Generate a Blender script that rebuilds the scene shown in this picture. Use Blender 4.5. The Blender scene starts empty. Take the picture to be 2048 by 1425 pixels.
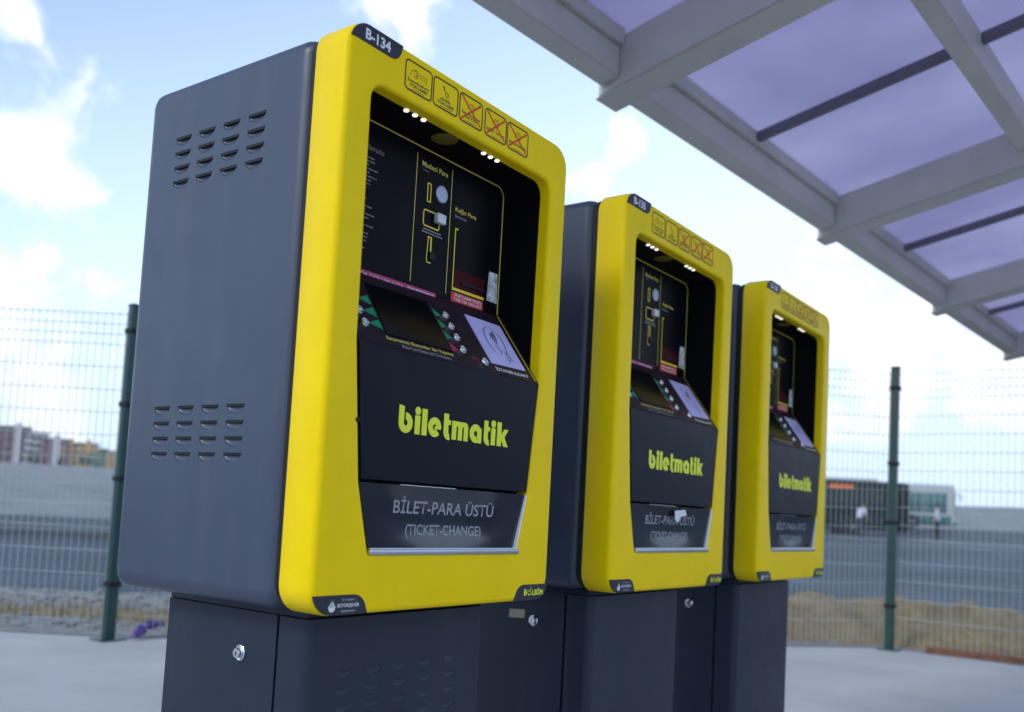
import bpy, bmesh, math, random
from mathutils import Vector, Matrix
random.seed(7)
PI = math.pi
SC = bpy.context.scene
COL = SC.collection

# ------------------------------------------------------------------ camera
cam_d = bpy.data.cameras.new('camera'); cam = bpy.data.objects.new('camera', cam_d); COL.objects.link(cam)
r_, u_, f_ = Vector((0.5864, -0.8082, 0.0535)).normalized(), Vector((-0.0891, 0.0013, 0.996)).normalized(), Vector((0.8051, 0.5888, 0.0712)).normalized()
M = Matrix((( r_.x, u_.x, -f_.x, -1.0627), (r_.y, u_.y, -f_.y, -1.1697), (r_.z, u_.z, -f_.z, 0.9937), (0, 0, 0, 1)))
cam.matrix_world = M
cam_d.sensor_width = 36; cam_d.lens = 1867.5 / 2048 * 36
cam_d.shift_y = 176.0 / 2048
cam_d.clip_start = 0.02; cam_d.clip_end = 3000
cam_d.dof.use_dof = True; cam_d.dof.focus_distance = 1.92; cam_d.dof.aperture_fstop = 3.0
SC.camera = cam

# ------------------------------------------------------------------ light, sky, exposure
SUN_EL, SUN_AZ = math.radians(36), Vector((-1.0, 0.22))       # the sun stands behind thin cloud, left of and behind the machines
sd = Vector((SUN_AZ.x, SUN_AZ.y, 0)).normalized() * math.cos(SUN_EL) + Vector((0, 0, math.sin(SUN_EL)))
sl = bpy.data.lights.new('sun', 'SUN'); sl.energy = 0.9; sl.angle = math.radians(14); sl.color = (1, 0.95, 0.88)
so = bpy.data.objects.new('sun', sl); COL.objects.link(so); so.rotation_euler = sd.to_track_quat('Z', 'Y').to_euler()
W = bpy.data.worlds.new('World'); SC.world = W; W.use_nodes = True
wn, wl = W.node_tree.nodes, W.node_tree.links
for n in list(wn): wn.remove(n)
def N(t, **k):
    n = wn.new(t)
    for a, b in k.items(): setattr(n, a, b)
    return n
def lk(a, b): wl.new(a, b)
out = N('ShaderNodeOutputWorld'); bg = N('ShaderNodeBackground'); bg.inputs[1].default_value = 0.10
lk(bg.outputs[0], out.inputs[0])
sky = N('ShaderNodeTexSky', sky_type='NISHITA'); sky.sun_disc = False
sky.sun_elevation = SUN_EL; sky.sun_rotation = math.atan2(sd.x, sd.y); sky.dust_density = 0.7; sky.air_density = 1.1
tc = N('ShaderNodeTexCoord')
def math_(op, a, b=None, clamp=False):
    m = N('ShaderNodeMath', operation=op); m.use_clamp = clamp
    for i, v in enumerate((a, b)):
        if v is None: continue
        if isinstance(v, (int, float)): m.inputs[i].default_value = v
        else: lk(v, m.inputs[i])
    return m.outputs[0]
sep = N('ShaderNodeSeparateXYZ'); lk(tc.outputs['Generated'], sep.inputs[0])
CLOUDS = [((.372, .872, .318), .088), ((.398, .856, .288), .060), ((.415, .90, .135), .125), ((.433, .876, .212), .03), ((.624, .618, .482), .05),
          ((.638, .612, .458), .028), ((.797, .468, .385), .028), ((.80, .475, .372), .024), ((.79, .50, .345), .030), ((.787, .512, .338), .024), ((.925, .31, .205), .085), ((.955, .25, .165), .10),
          ((.88, .38, .17), .07), ((.985, .10, .16), .12), ((.37, .84, .41), .03),
          ((-.6, .5, .5), .35), ((-.7, -.5, .45), .3), ((.1, -.8, .5), .32), ((-.3, -.7, .3), .25), ((-.2, .9, .4), .2), ((-.9, .1, .25), .25), ((0, .2, .95), .2)]  # clouds out of view, some added to brighten the machine fronts
mx = None
for c, R in CLOUDS:
    v = Vector(c).normalized()
    s = N('ShaderNodeVectorMath', operation='DISTANCE'); lk(tc.outputs['Generated'], s.inputs[0]); s.inputs[1].default_value = v
    q = math_('SUBTRACT', 1.0, math_('DIVIDE', s.outputs['Value'], R))
    mx = q if mx is None else math_('MAXIMUM', mx, q)
mx = math_('MAXIMUM', mx, -1.6)
nz = N('ShaderNodeTexNoise'); nz.inputs['Scale'].default_value = 13; nz.inputs['Detail'].default_value = 9; nz.inputs['Roughness'].default_value = 0.60; nz.inputs['Distortion'].default_value = 0.35
lk(tc.outputs['Generated'], nz.inputs['Vector'])
cm = math_('ADD', mx, math_('MULTIPLY', math_('SUBTRACT', nz.outputs['Fac'], 0.5), 3.4))
mr = N('ShaderNodeMapRange', interpolation_type='SMOOTHSTEP'); lk(cm, mr.inputs[0]); mr.inputs[1].default_value = 0.0; mr.inputs[2].default_value = 0.95
# haze that whitens the sky towards the horizon and to the right
hz = N('ShaderNodeMapRange', interpolation_type='SMOOTHSTEP'); lk(sep.outputs['Z'], hz.inputs[0])
hz.inputs[1].default_value = 0.62; hz.inputs[2].default_value = -0.02; hz.inputs[3].default_value = 0.08; hz.inputs[4].default_value = 0.92
dr = N('ShaderNodeVectorMath', operation='DOT_PRODUCT'); lk(tc.outputs['Generated'], dr.inputs[0]); dr.inputs[1].default_value = (.95, -.3, .05)
hr = N('ShaderNodeMapRange'); lk(dr.outputs['Value'], hr.inputs[0]); hr.inputs[1].default_value = 0.0; hr.inputs[2].default_value = 0.75; hr.inputs[3].default_value = 0.0; hr.inputs[4].default_value = 0.5
hf = math_('ADD', hz.outputs[0], hr.outputs[0], clamp=True)
m1 = N('ShaderNodeMix', data_type='RGBA'); lk(hf, m1.inputs['Factor']); lk(sky.outputs[0], m1.inputs['A']); m1.inputs['B'].default_value = (6.8, 7.5, 8.3, 1)
SKYMULT = N('ShaderNodeMix', data_type='RGBA', blend_type='MULTIPLY'); SKYMULT.inputs['Factor'].default_value = 1; SKYMULT.inputs['B'].default_value = (.97, 1.11, 1.29, 1)
lk(m1.outputs['Result'], SKYMULT.inputs['A'])
m2 = N('ShaderNodeMix', data_type='RGBA'); lk(mr.outputs[0], m2.inputs['Factor']); lk(SKYMULT.outputs['Result'], m2.inputs['A']); 
nz2 = N('ShaderNodeTexNoise'); nz2.inputs['Scale'].default_value = 7; nz2.inputs['Detail'].default_value = 6; lk(tc.outputs['Generated'], nz2.inputs['Vector'])
cr_ = N('ShaderNodeValToRGB'); cr_.color_ramp.elements[0].position = .38; cr_.color_ramp.elements[1].position = .55; cr_.color_ramp.elements[0].color = (.80, .84, .92, 1); cr_.color_ramp.elements[1].color = (1, 1, 1, 1); lk(nz2.outputs['Fac'], cr_.inputs[0])
cmul = N('ShaderNodeMix', data_type='RGBA', blend_type='MULTIPLY'); cmul.inputs['Factor'].default_value = 1; lk(cr_.outputs[0], cmul.inputs['A']); cmul.inputs['B'].default_value = (10.2, 10.3, 10.5, 1); lk(cmul.outputs['Result'], m2.inputs['B'])
lk(m2.outputs['Result'], bg.inputs[0])
vs = SC.view_settings; vs.view_transform = 'Standard'; vs.look = 'None'; vs.exposure = 0.55; vs.gamma = 1; vs.use_curve_mapping = False

# ------------------------------------------------------------------ materials
MATS = {}
def mat(name, col, rough=0.5, metal=0.0, spec=0.5, bump=0.0, bscale=200, var=0.0, vscale=5, emis=None, est=0, coat=0, rvar=0.0, col2=None, grime=0):
    m = bpy.data.materials.new(name); m.use_nodes = True; nt = m.node_tree; b = nt.nodes['Principled BSDF']
    b.inputs['Base Color'].default_value = (*col, 1); b.inputs['Roughness'].default_value = rough
    b.inputs['Metallic'].default_value = metal; b.inputs['Specular IOR Level'].default_value = spec
    b.inputs['Coat Weight'].default_value = coat; b.inputs['Coat Roughness'].default_value = 0.12
    if emis: b.inputs['Emission Color'].default_value = (*emis, 1); b.inputs['Emission Strength'].default_value = est
    if bump or var or rvar:
        g = nt.nodes.new('ShaderNodeNewGeometry')
    if bump:
        t = nt.nodes.new('ShaderNodeTexNoise'); t.inputs['Scale'].default_value = bscale; t.inputs['Detail'].default_value = 3
        nt.links.new(g.outputs['Position'], t.inputs['Vector'])
        bp = nt.nodes.new('ShaderNodeBump'); bp.inputs['Strength'].default_value = bump; bp.inputs['Distance'].default_value = .003 if name == 'smoked_flap' else 0.01 if bscale < 60 else 0.001
        nt.links.new(t.outputs['Fac'], bp.inputs['Height']); nt.links.new(bp.outputs[0], b.inputs['Normal'])
    if var:
        t = nt.nodes.new('ShaderNodeTexNoise'); t.inputs['Scale'].default_value = vscale; t.inputs['Detail'].default_value = 6; t.inputs['Roughness'].default_value = 0.6
        nt.links.new(g.outputs['Position'], t.inputs['Vector'])
        rp = nt.nodes.new('ShaderNodeValToRGB'); rp.color_ramp.elements[0].position = 0.3; rp.color_ramp.elements[1].position = 0.7
        c0 = [max(0, c * (1 - var)) for c in col]; c1 = [min(1, c * (1 + var)) for c in col] if col2 is None else col2
        rp.color_ramp.elements[0].color = (*c0, 1); rp.color_ramp.elements[1].color = (*c1, 1)
        nt.links.new(t.outputs['Fac'], rp.inputs[0]); nt.links.new(rp.outputs[0], b.inputs['Base Color'])
    if rvar:
        t = nt.nodes.new('ShaderNodeTexNoise'); t.inputs['Scale'].default_value = 9; t.inputs['Detail'].default_value = 8; t.inputs['Roughness'].default_value = 0.7
        nt.links.new(g.outputs['Position'], t.inputs['Vector'])
        mp = nt.nodes.new('ShaderNodeMapRange'); mp.inputs[1].default_value = 0.35; mp.inputs[2].default_value = 0.7; mp.inputs[3].default_value = rough - rvar; mp.inputs[4].default_value = rough + rvar
        nt.links.new(t.outputs['Fac'], mp.inputs[0]); nt.links.new(mp.outputs[0], b.inputs['Roughness'])
    if grime:     # dust and run marks that sit on the paint, drawn out downwards
        mg_ = nt.nodes.new('ShaderNodeMapping'); mg_.inputs['Scale'].default_value = (14, 14, 2.2); nt.links.new(g.outputs['Position'], mg_.inputs[0])
        t = nt.nodes.new('ShaderNodeTexNoise'); t.inputs['Scale'].default_value = 1.0; t.inputs['Detail'].default_value = 9; t.inputs['Roughness'].default_value = 0.68; nt.links.new(mg_.outputs[0], t.inputs['Vector'])
        rg = nt.nodes.new('ShaderNodeMapRange'); rg.inputs[1].default_value = .5; rg.inputs[2].default_value = .78; rg.inputs[3].default_value = 0; rg.inputs[4].default_value = grime * 2; nt.links.new(t.outputs['Fac'], rg.inputs[0])
        mx_ = nt.nodes.new('ShaderNodeMix'); mx_.data_type = 'RGBA'; nt.links.new(rg.outputs[0], mx_.inputs['Factor'])
        src = b.inputs['Base Color'].links
        if src: nt.links.new(src[0].from_socket, mx_.inputs['A'])
        else: mx_.inputs['A'].default_value = (*col, 1)
        mx_.inputs['B'].default_value = (.24, .23, .21, 1); nt.links.new(mx_.outputs['Result'], b.inputs['Base Color'])
    MATS[name] = m; return m
YEL = mat('yellow_paint', (.94, .68, .001), .40, spec=.12, grime=.03, bump=.05, bscale=900, var=.035, vscale=7, rvar=.06)
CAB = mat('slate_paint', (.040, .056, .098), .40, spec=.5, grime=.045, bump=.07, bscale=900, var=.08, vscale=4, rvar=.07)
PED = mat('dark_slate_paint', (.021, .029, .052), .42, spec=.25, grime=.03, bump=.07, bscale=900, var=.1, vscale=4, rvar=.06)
PANEL = mat('navy_panel', (.004, .006, .014), .42, spec=.12, bump=.04, bscale=900, rvar=.05)
BLACK = mat('black_recess', (.003, .003, .005), .6, spec=.08)
RUBBER = mat('black_gasket', (.008, .009, .012), .6, spec=.3)
INSTR = mat('instruction_black', (.0025, .003, .006), .35, spec=.06, rvar=.06)
CONS = mat('console_plum', (.016, .009, .017), .35, spec=.15, var=.3, vscale=6)
SCREEN = mat('screen_glass', (.003, .003, .006), .15, spec=.12)
CHROME = mat('chrome', (.75, .77, .80), .16, metal=1)
STEEL = mat('brushed_steel', (.5, .53, .6), .3, metal=1, bump=.05, bscale=400)
LYEL = mat('print_yellow', (.80, .66, .03), .5)
LDYEL = mat('line_yellow', (.75, .64, .10), .5)
LLIME = mat('lime_print', (.78, .86, .02), .45)
WHITE = mat('white_print', (.75, .78, .82), .5)
GREYP = mat('grey_print', (.30, .31, .36), .5)
DIMP = mat('dim_print', (.20, .20, .24), .5)
PLATE = mat('plate_navy', (.014, .017, .034), .35)
INK = mat('black_print', (.012, .012, .015), .5)
REDP = mat('red_print', (.70, .03, .01), .5)
MAGP = mat('magenta_print', (.45, .01, .10), .45)
REDL = mat('red_label', (.55, .02, .03), .45)
DRED = mat('dark_red_window', (.05, .001, .006), .4, spec=.08)
GREEN = mat('green_print', (.0, .25, .12), .45)
PAD = mat('lilac_pad', (.52, .50, .86), .4, var=.05, vscale=20)
COIN = mat('reject_button_blue', (.35, .42, .55), .3, metal=.3, bump=.3, bscale=120)
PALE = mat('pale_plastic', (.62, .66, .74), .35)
STICK = mat('worn_sticker', (.50, .55, .62), .45, var=.8, vscale=70)
OCH = mat('brown_lens', (.16, .12, .015), .35)
LED = mat('led', (.9, .9, .85), .4, emis=(1, .98, .88), est=.75)
BEIGE = mat('beige_sticker', (.42, .38, .28), .6)
FLAP = mat('smoked_flap', (.012, .015, .026), .10, spec=.9, bump=.35, bscale=4.5, var=.5, vscale=9)
POST = mat('fence_green', (.006, .045, .042), .4, var=.15)
WIRE = mat('fence_wire', (.34, .41, .41), .5)
RSTEEL = mat('canopy_paint', (.57, .56, .52), .5, grime=.05, var=.08, vscale=3, bump=.1, bscale=30)
DSTEEL = mat('dark_glazing_bar', (.15, .14, .19), .5)
CONC = mat('concrete', (.40, .40, .405), .75, var=.13, vscale=1.3, bump=.3, bscale=40)
ASPH = mat('asphalt', (.066, .085, .110), .75, spec=.15, var=.4, vscale=.35, bump=.4, bscale=50)
TERR = mat('dry_ground', (.20, .215, .23), .9, var=.5, vscale=.35, bump=.5, bscale=5)
GRAV = mat('gravel', (.23, .22, .215), .9, var=.35, vscale=9, bump=.8, bscale=40)
SOIL = mat('soil', (.23, .175, .095), .95, var=.35, vscale=6, bump=1.0, bscale=20)
STONE = mat('stone', (.25, .24, .235), .85, var=.4, vscale=20)
DRYG = mat('dry_grass', (.25, .20, .085), .9, var=.5, vscale=3)
KERB = mat('dark_kerb', (.12, .13, .145), .8)
PURP = mat('purple_plastic', (.07, .02, .22), .4)
WOOD = mat('brown_wood', (.17, .075, .04), .7, var=.4, vscale=8)
TYRE = mat('tyre', (.012, .012, .013), .7)
BUSD = mat('dark_bus_paint', (.006, .011, .013), .4, spec=.2)
BUSW = mat('white_bus_paint', (.45, .48, .48), .3, coat=.5)
BUSG = mat('teal_bus_paint', (.02, .11, .10), .3, coat=.5)
GLASS = mat('dark_glass', (.008, .016, .020), .15, spec=.35)
TGLASS = mat('teal_glass', (.04, .13, .14), .1, spec=.8)
AMBER = mat('amber_display', (.5, .12, .02), .5, emis=(1, .22, .04), est=.2)
LAMP = mat('headlight', (.7, .72, .6), .15)
SKIN = mat('skin', (.35, .20, .14), .5); HAIR = mat('hair', (.015, .012, .01), .6)
SHIRT = mat('white_shirt', (.62, .60, .72), .8); TROU = mat('dark_trousers', (.02, .025, .045), .8)
BW = mat('pale_render', (.60, .60, .60), .85, var=.06, vscale=.2); BM = mat('maroon_render', (.24, .08, .11), .85, var=.1, vscale=.2)
BY = mat('yellow_render', (.62, .42, .12), .85, var=.08, vscale=.2); BO = mat('orange_render', (.60, .34, .13), .85); BG = mat('green_render', (.08, .25, .15), .85)
ROOF = mat('roof_grey', (.12, .11, .12), .8)
LEAF = mat('leaf', (.03, .07, .04), .7, var=.4, vscale=3); TRUNK = mat('bark', (.08, .06, .045), .9)
BRIGHT = mat('edge_highlight', (.85, .87, .90), .3)  # pale colour stands in for the glints on the flap edges
# translucent violet polycarbonate
PC = bpy.data.materials.new('violet_polycarbonate'); PC.use_nodes = True
nt = PC.node_tree; b0 = nt.nodes['Principled BSDF']; b0.inputs['Base Color'].default_value = (.22, .21, .36, 1); b0.inputs['Roughness'].default_value = .3
tr = nt.nodes.new('ShaderNodeBsdfTranslucent'); mxs = nt.nodes.new('ShaderNodeMixShader'); mxs.inputs[0].default_value = .8
g = nt.nodes.new('ShaderNodeNewGeometry'); tn = nt.nodes.new('ShaderNodeTexNoise'); tn.inputs['Scale'].default_value = 1.1; tn.inputs['Detail'].default_value = 3
rp = nt.nodes.new('ShaderNodeValToRGB'); rp.color_ramp.elements[0].position = .3; rp.color_ramp.elements[1].position = .75
rp.color_ramp.elements[0].color = (.56, .53, .68, 1); rp.color_ramp.elements[1].color = (.78, .74, .86, 1)
nt.links.new(g.outputs['Position'], tn.inputs['Vector']); nt.links.new(tn.outputs['Fac'], rp.inputs[0]); nt.links.new(rp.outputs[0], tr.inputs[0])
nt.links.new(b0.outputs[0], mxs.inputs[1]); nt.links.new(tr.outputs[0], mxs.inputs[2]); nt.links.new(mxs.outputs[0], nt.nodes['Material Output'].inputs[0])

# ------------------------------------------------------------------ helpers
def link(name, me, parent=None, loc=None):
    o = bpy.data.objects.new(name, me); COL.objects.link(o)
    if parent: o.parent = parent
    if loc: o.location = loc
    return o
def build(name, bm, m, parent=None, smooth=True, angle=32, loc=None):
    me = bpy.data.meshes.new(name)
    bmesh.ops.recalc_face_normals(bm, faces=bm.faces)
    bm.to_mesh(me); bm.free()
    for k in (m if isinstance(m, (list, tuple)) else [m]): me.materials.append(k)
    if smooth and len(me.polygons):
        me.polygons.foreach_set('use_smooth', [True] * len(me.polygons)); me.set_sharp_from_angle(angle=math.radians(angle))
    return link(name, me, parent, loc)
def tag(o, label=None, cat=None, group=None, kind=None):
    if label: o['label'] = label
    if cat: o['category'] = cat
    if group: o['group'] = group
    if kind: o['kind'] = kind
    return o
def root(name, loc, label, cat, group=None, rz=0):
    o = link(name, None, None, loc); o.rotation_euler = (0, 0, rz); o.empty_display_size = .1
    return tag(o, label, cat, group)
def box(bm, lo, hi, mtx=None):
    vs = [bm.verts.new((x, y, z)) for x in (lo[0], hi[0]) for y in (lo[1], hi[1]) for z in (lo[2], hi[2])]
    if mtx is not None:
        for v in vs: v.co = mtx @ v.co
    for f in ((0, 1, 3, 2), (4, 6, 7, 5), (0, 4, 5, 1), (2, 3, 7, 6), (0, 2, 6, 4), (1, 5, 7, 3)): bm.faces.new([vs[i] for i in f])
    return vs
def obox(name, lo, hi, m, parent=None, bev=0, seg=2, mtx=None):
    bm = bmesh.new(); box(bm, lo, hi, mtx)
    if bev: bmesh.ops.bevel(bm, geom=list(bm.edges), offset=bev, segments=seg, affect='EDGES', profile=.5)
    return build(name, bm, m, parent)
def prism(bm, outl, y0, y1, fn=None):
    """closed outline in (x, z); solid from y0 to y1; fn maps (x, y, z) to a point"""
    fn = fn or (lambda x, y, z: (x, y, z))
    a = [bm.verts.new(fn(x, y0, z)) for x, z in outl]; b = [bm.verts.new(fn(x, y1, z)) for x, z in outl]
    bm.faces.new(a); bm.faces.new(b[::-1]); n = len(a)
    for i in range(n): bm.faces.new((a[i], b[i], b[(i + 1) % n], a[(i + 1) % n]))
def loft(bm, rings, cap0=False, cap1=False, close=True):
    R = [[bm.verts.new(p) for p in r] for r in rings]
    for a, b in zip(R, R[1:]):
        n = len(a)
        for i in range(n if close else n - 1): bm.faces.new((a[i], a[(i + 1) % n], b[(i + 1) % n], b[i]))
    if cap0: bm.faces.new(R[0])
    if cap1: bm.faces.new(R[-1][::-1])
    return R
def rrect(x0, x1, z0, z1, r, n=8):
    rr = r if isinstance(r, (list, tuple)) else [r] * 4      # bl, br, tr, tl
    P = []
    for (cx, cz, a0), q in zip(((x0 + rr[0], z0 + rr[0], PI), (x1 - rr[1], z0 + rr[1], 1.5 * PI), (x1 - rr[2], z1 - rr[2], 0), (x0 + rr[3], z1 - rr[3], .5 * PI)), rr):
        for i in range(n + 1):
            a = a0 + i / n * PI / 2; P.append((cx + q * math.cos(a), cz + q * math.sin(a)))
    return P
def offset(P, d):
    n = len(P); Q = []
    for i in range(n):
        p0, p, p1 = P[i - 1], P[i], P[(i + 1) % n]
        a = Vector((p[0] - p0[0], p[1] - p0[1])); b = Vector((p1[0] - p[0], p1[1] - p[1]))
        if a.length < 1e-7: a = b
        if b.length < 1e-7: b = a
        na = Vector((a.y, -a.x)).normalized(); nb = Vector((b.y, -b.x)).normalized(); m = (na + nb)
        m = m / max(.3, m.length_squared) * 2
        Q.append((p[0] + m.x * d, p[1] + m.y * d))
    return Q
def arc(cx, cz, r, a0, a1, n=14):
    return [(cx + r * math.cos(math.radians(a0 + (a1 - a0) * i / n)), cz + r * math.sin(math.radians(a0 + (a1 - a0) * i / n))) for i in range(n + 1)]
def flat(bm, outl, y, fn=None):
    fn = fn or (lambda x, y, z: (x, y, z)); bm.faces.new([bm.verts.new(fn(x, y, z)) for x, z in outl])
def strip(bm, pts, w, y, fn=None, closed=False):
    """a printed line along pts (x, z) of width w"""
    fn = fn or (lambda x, y, z: (x, y, z)); n = len(pts); L = []; Rr = []
    for i, p in enumerate(pts):
        a = pts[i - 1] if (i or closed) else p; c = pts[(i + 1) % n] if (i < n - 1 or closed) else p
        d1 = Vector((p[0] - a[0], p[1] - a[1])); d2 = Vector((c[0] - p[0], c[1] - p[1]))
        d1 = d1.normalized() if d1.length > 1e-9 else d2.normalized(); d2 = d2.normalized() if d2.length > 1e-9 else d1
        m = Vector((-(d1 + d2).y, (d1 + d2).x)); m.normalize(); k = 1 / max(.5, m.dot(Vector((-d1.y, d1.x))))
        L.append(bm.verts.new(fn(p[0] + m.x * w / 2 * k, y, p[1] + m.y * w / 2 * k))); Rr.append(bm.verts.new(fn(p[0] - m.x * w / 2 * k, y, p[1] - m.y * w / 2 * k)))
    for i in range(n if closed else n - 1): j = (i + 1) % n; bm.faces.new((L[i], L[j], Rr[j], Rr[i]))
def lathe(bm, prof, origin, axis, n=20):
    """prof: (radius, height along axis)"""
    ax = Vector(axis).normalized(); t = ax.orthogonal().normalized(); s = ax.cross(t); o = Vector(origin)
    rings = [[o + ax * h + (t * math.cos(2 * PI * i / n) + s * math.sin(2 * PI * i / n)) * max(r, 1e-5) for i in range(n)] for r, h in prof]
    loft(bm, rings, cap0=True, cap1=True)
def textmesh(name, s, bx, y, m, parent, fn=None, bold=0.0, keep=False):
    """flat print fitted into bx = (x0, x1, z0, z1)"""
    cu = bpy.data.curves.new('txt', 'FONT'); cu.body = s; cu.size = 1; cu.offset = bold; cu.resolution_u = 3; cu.fill_mode = 'FRONT'
    o = bpy.data.objects.new('txt', cu); COL.objects.link(o)
    dg = bpy.context.evaluated_depsgraph_get(); dg.update()
    me = bpy.data.meshes.new_from_object(o.evaluated_get(dg)); bpy.data.objects.remove(o); bpy.data.curves.remove(cu)
    xs = [v.co.x for v in me.vertices]; ys = [v.co.y for v in me.vertices]
    x0, x1, y0, y1 = min(xs), max(xs), min(ys), max(ys)
    sx = (bx[1] - bx[0]) / (x1 - x0); sz = (bx[3] - bx[2]) / (y1 - y0)
    fn = fn or (lambda x, y, z: (x, y, z))
    for v in me.vertices: v.co = fn(bx[0] + (v.co.x - x0) * sx, y, bx[2] + (v.co.y - y0) * sz)
    me.name = name; me.materials.clear(); me.materials.append(m)
    return link(name, me, parent)
def apply_mods(o):
    dg = bpy.context.evaluated_depsgraph_get(); dg.update()
    me = bpy.data.meshes.new_from_object(o.evaluated_get(dg)); old = o.data; o.modifiers.clear(); o.data = me; bpy.data.meshes.remove(old)
def reshade(o):
    apply_mods(o); me = o.data
    me.polygons.foreach_set('use_smooth', [True] * len(me.polygons)); me.set_sharp_from_angle(angle=math.radians(26))
    w = o.modifiers.new('w', 'WEIGHTED_NORMAL'); w.keep_sharp = True; w.mode = 'FACE_AREA'; w.weight = 100; apply_mods(o)
def copy_tree(o, parent=None):
    c = o.copy(); COL.objects.link(c); c.parent = parent
    for ch in list(o.children): copy_tree(ch, c)
    return c

# ------------------------------------------------------------------ terrain and ground
FENCE = [(-1.9, 10.6), (-0.46, 8.62), (1.0, 6.65), (2.46, 4.63), (4.86, 2.76), (7.267, 0.888), (7.13, -1.6), (7.0, -4.1)]
def T(x, y):
    r = math.hypot(x - 1, y)
    a = max(0, min(1, y / max(r, 1)))
    z = -.03
    if r > 15: z += .014 * (min(r, 50) - 15)
    if r > 50: z += (.040 - .012 * a) * (min(r, 260) - 50)
    if r > 260: z += .004 * (r - 260)
    if r > 30: z += .35 * math.sin(x * .031 + 1) * math.cos(y * .027) * min(1, (r - 30) / 60)
    return z
bm = bmesh.new(); rs = [0.01] + [2 * 1.13 ** i for i in range(54)]; na = 120
R = [[bm.verts.new((1 + r * math.cos(2 * PI * i / na), r * math.sin(2 * PI * i / na), T(1 + r * math.cos(2 * PI * i / na), r * math.sin(2 * PI * i / na)))) for i in range(na)] for r in rs]
for a, b in zip(R, R[1:]):
    for i in range(na): bm.faces.new((a[i], a[(i + 1) % na], b[(i + 1) % na], b[i]))
tag(build('ground', bm, TERR, angle=80), kind='structure')
# asphalt yard: follows the terrain, farther out on the right
bm = bmesh.new(); na = 90; prev = None
for i in range(na + 1):
    az = math.radians(-75 + 215 * i / na); rb = 27 + 50 * max(0, min(1, (math.radians(52) - az) / math.radians(22)))
    row = []
    for k in range(26):
        r = 4.5 + (rb - 4.5) * k / 25; x, y = 1 + r * math.cos(az), r * math.sin(az); row.append(bm.verts.new((x, y, T(x, y) + .012)))
    if prev:
        for k in range(25): bm.faces.new((prev[k], prev[k + 1], row[k + 1], row[k]))
    prev = row
tag(build('road', bm, ASPH, angle=80), kind='structure')
def offs(d):
    P = [Vector(p) for p in FENCE]; Q = []
    for i, p in enumerate(P):
        a = (P[i] - P[i - 1]).normalized() if i else (P[1] - P[0]).normalized(); b = (P[i + 1] - P[i]).normalized() if i < len(P) - 1 else a
        n = Vector((-(a + b).y, (a + b).x)).normalized(); Q.append(p + n * d / max(.6, n.dot(Vector((-a.y, a.x)))))
    return Q
def ribbon(name, d0, d1, z, m):
    bm = bmesh.new(); A = offs(d0); B = offs(d1)
    a = [bm.verts.new((p.x, p.y, z)) for p in A]; b = [bm.verts.new((p.x, p.y, z)) for p in B]
    for i in range(len(a) - 1): bm.faces.new((a[i], a[i + 1], b[i + 1], b[i]))
    return tag(build(name, bm, m, smooth=False), kind='structure')
ribbon('gravel_strip', .05, 2.9, -.008, GRAV)
ribbon('pavement_edge', .10, .45, .004, GRAV)
bm = bmesh.new(); E0 = offs(.12)
prism(bm, [(p.x, p.y) for p in E0] + [(6.8, -14), (-14, -14), (-14, 10.6)], -.12, .0, fn=lambda x, y, z: (x, z, y))
tag(build('pavement', bm, CONC, smooth=False), kind='structure')
# soil bank outside the fence: thin on the left, broad on the right
def poly_at(t, Q):
    n = len(Q) - 1; t = max(0, min(n - 1e-6, t)); i = int(t); return Q[i].lerp(Q[i + 1], t - i)
bm = bmesh.new(); rows = []; nt_ = 260; nc = 22
rnd = random.Random(3)
ph = [(rnd.uniform(0, 6), rnd.uniform(2, 9), rnd.uniform(.2, 1)) for _ in range(12)]
Q0, Q4 = offs(0), offs(4)
for i in range(nt_ + 1):
    t = 7 * i / nt_; k = max(0, min(1, (t - 3.6) / 1.2)); k = k * k * (3 - 2 * k)
    d0 = .95 * (1 - k) + .35 * k; w = .55 * (1 - k) + 2.3 * k; h = .05 * (1 - k) + .30 * k
    A, B = poly_at(t, Q0), poly_at(t, Q4); row = []
    for j in range(nc + 1):
        s = j / nc; p = A.lerp(B, (d0 + w * s + .12 * math.sin(t * 7 + 1)) / 4); e = math.sin(PI * s) ** .7
        nz_ = sum(a * math.sin(p.x * f + q) * math.cos(p.y * f * 1.3 + q * 2) for q, f, a in ph) / 5
        row.append(bm.verts.new((p.x, p.y, -.02 + e * h * (1 + .55 * nz_ + rnd.uniform(-.09, .09)))))
    rows.append(row)
for a, b in zip(rows, rows[1:]):
    for j in range(nc): bm.faces.new((a[j], b[j], b[j + 1], a[j + 1]))
tag(build('soil_bank', bm, SOIL, angle=80), kind='structure')
# loose stones, nobody could count them
bm = bmesh.new()
def stone(bm, x, y, z, s):
    mt = Matrix.Translation((x, y, z)) @ Matrix.Rotation(rnd.uniform(0, 6), 4, 'Z') @ Matrix.Diagonal((s * rnd.uniform(.7, 1.3), s, s * rnd.uniform(.4, .8), 1))
    bmesh.ops.create_icosphere(bm, subdivisions=1, radius=1, matrix=mt)
for _ in range(1500):
    t = rnd.uniform(0, 7); d = rnd.choice((rnd.uniform(.3, 1.0), rnd.uniform(.3, 2.9), rnd.uniform(1.5, 2.9))); p = poly_at(t, Q0).lerp(poly_at(t, Q4), d / 4)
    stone(bm, p.x, p.y, rnd.uniform(-.01, .01), rnd.uniform(.012, .05))
tag(build('stones', bm, STONE, smooth=False), kind='stuff')
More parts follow.
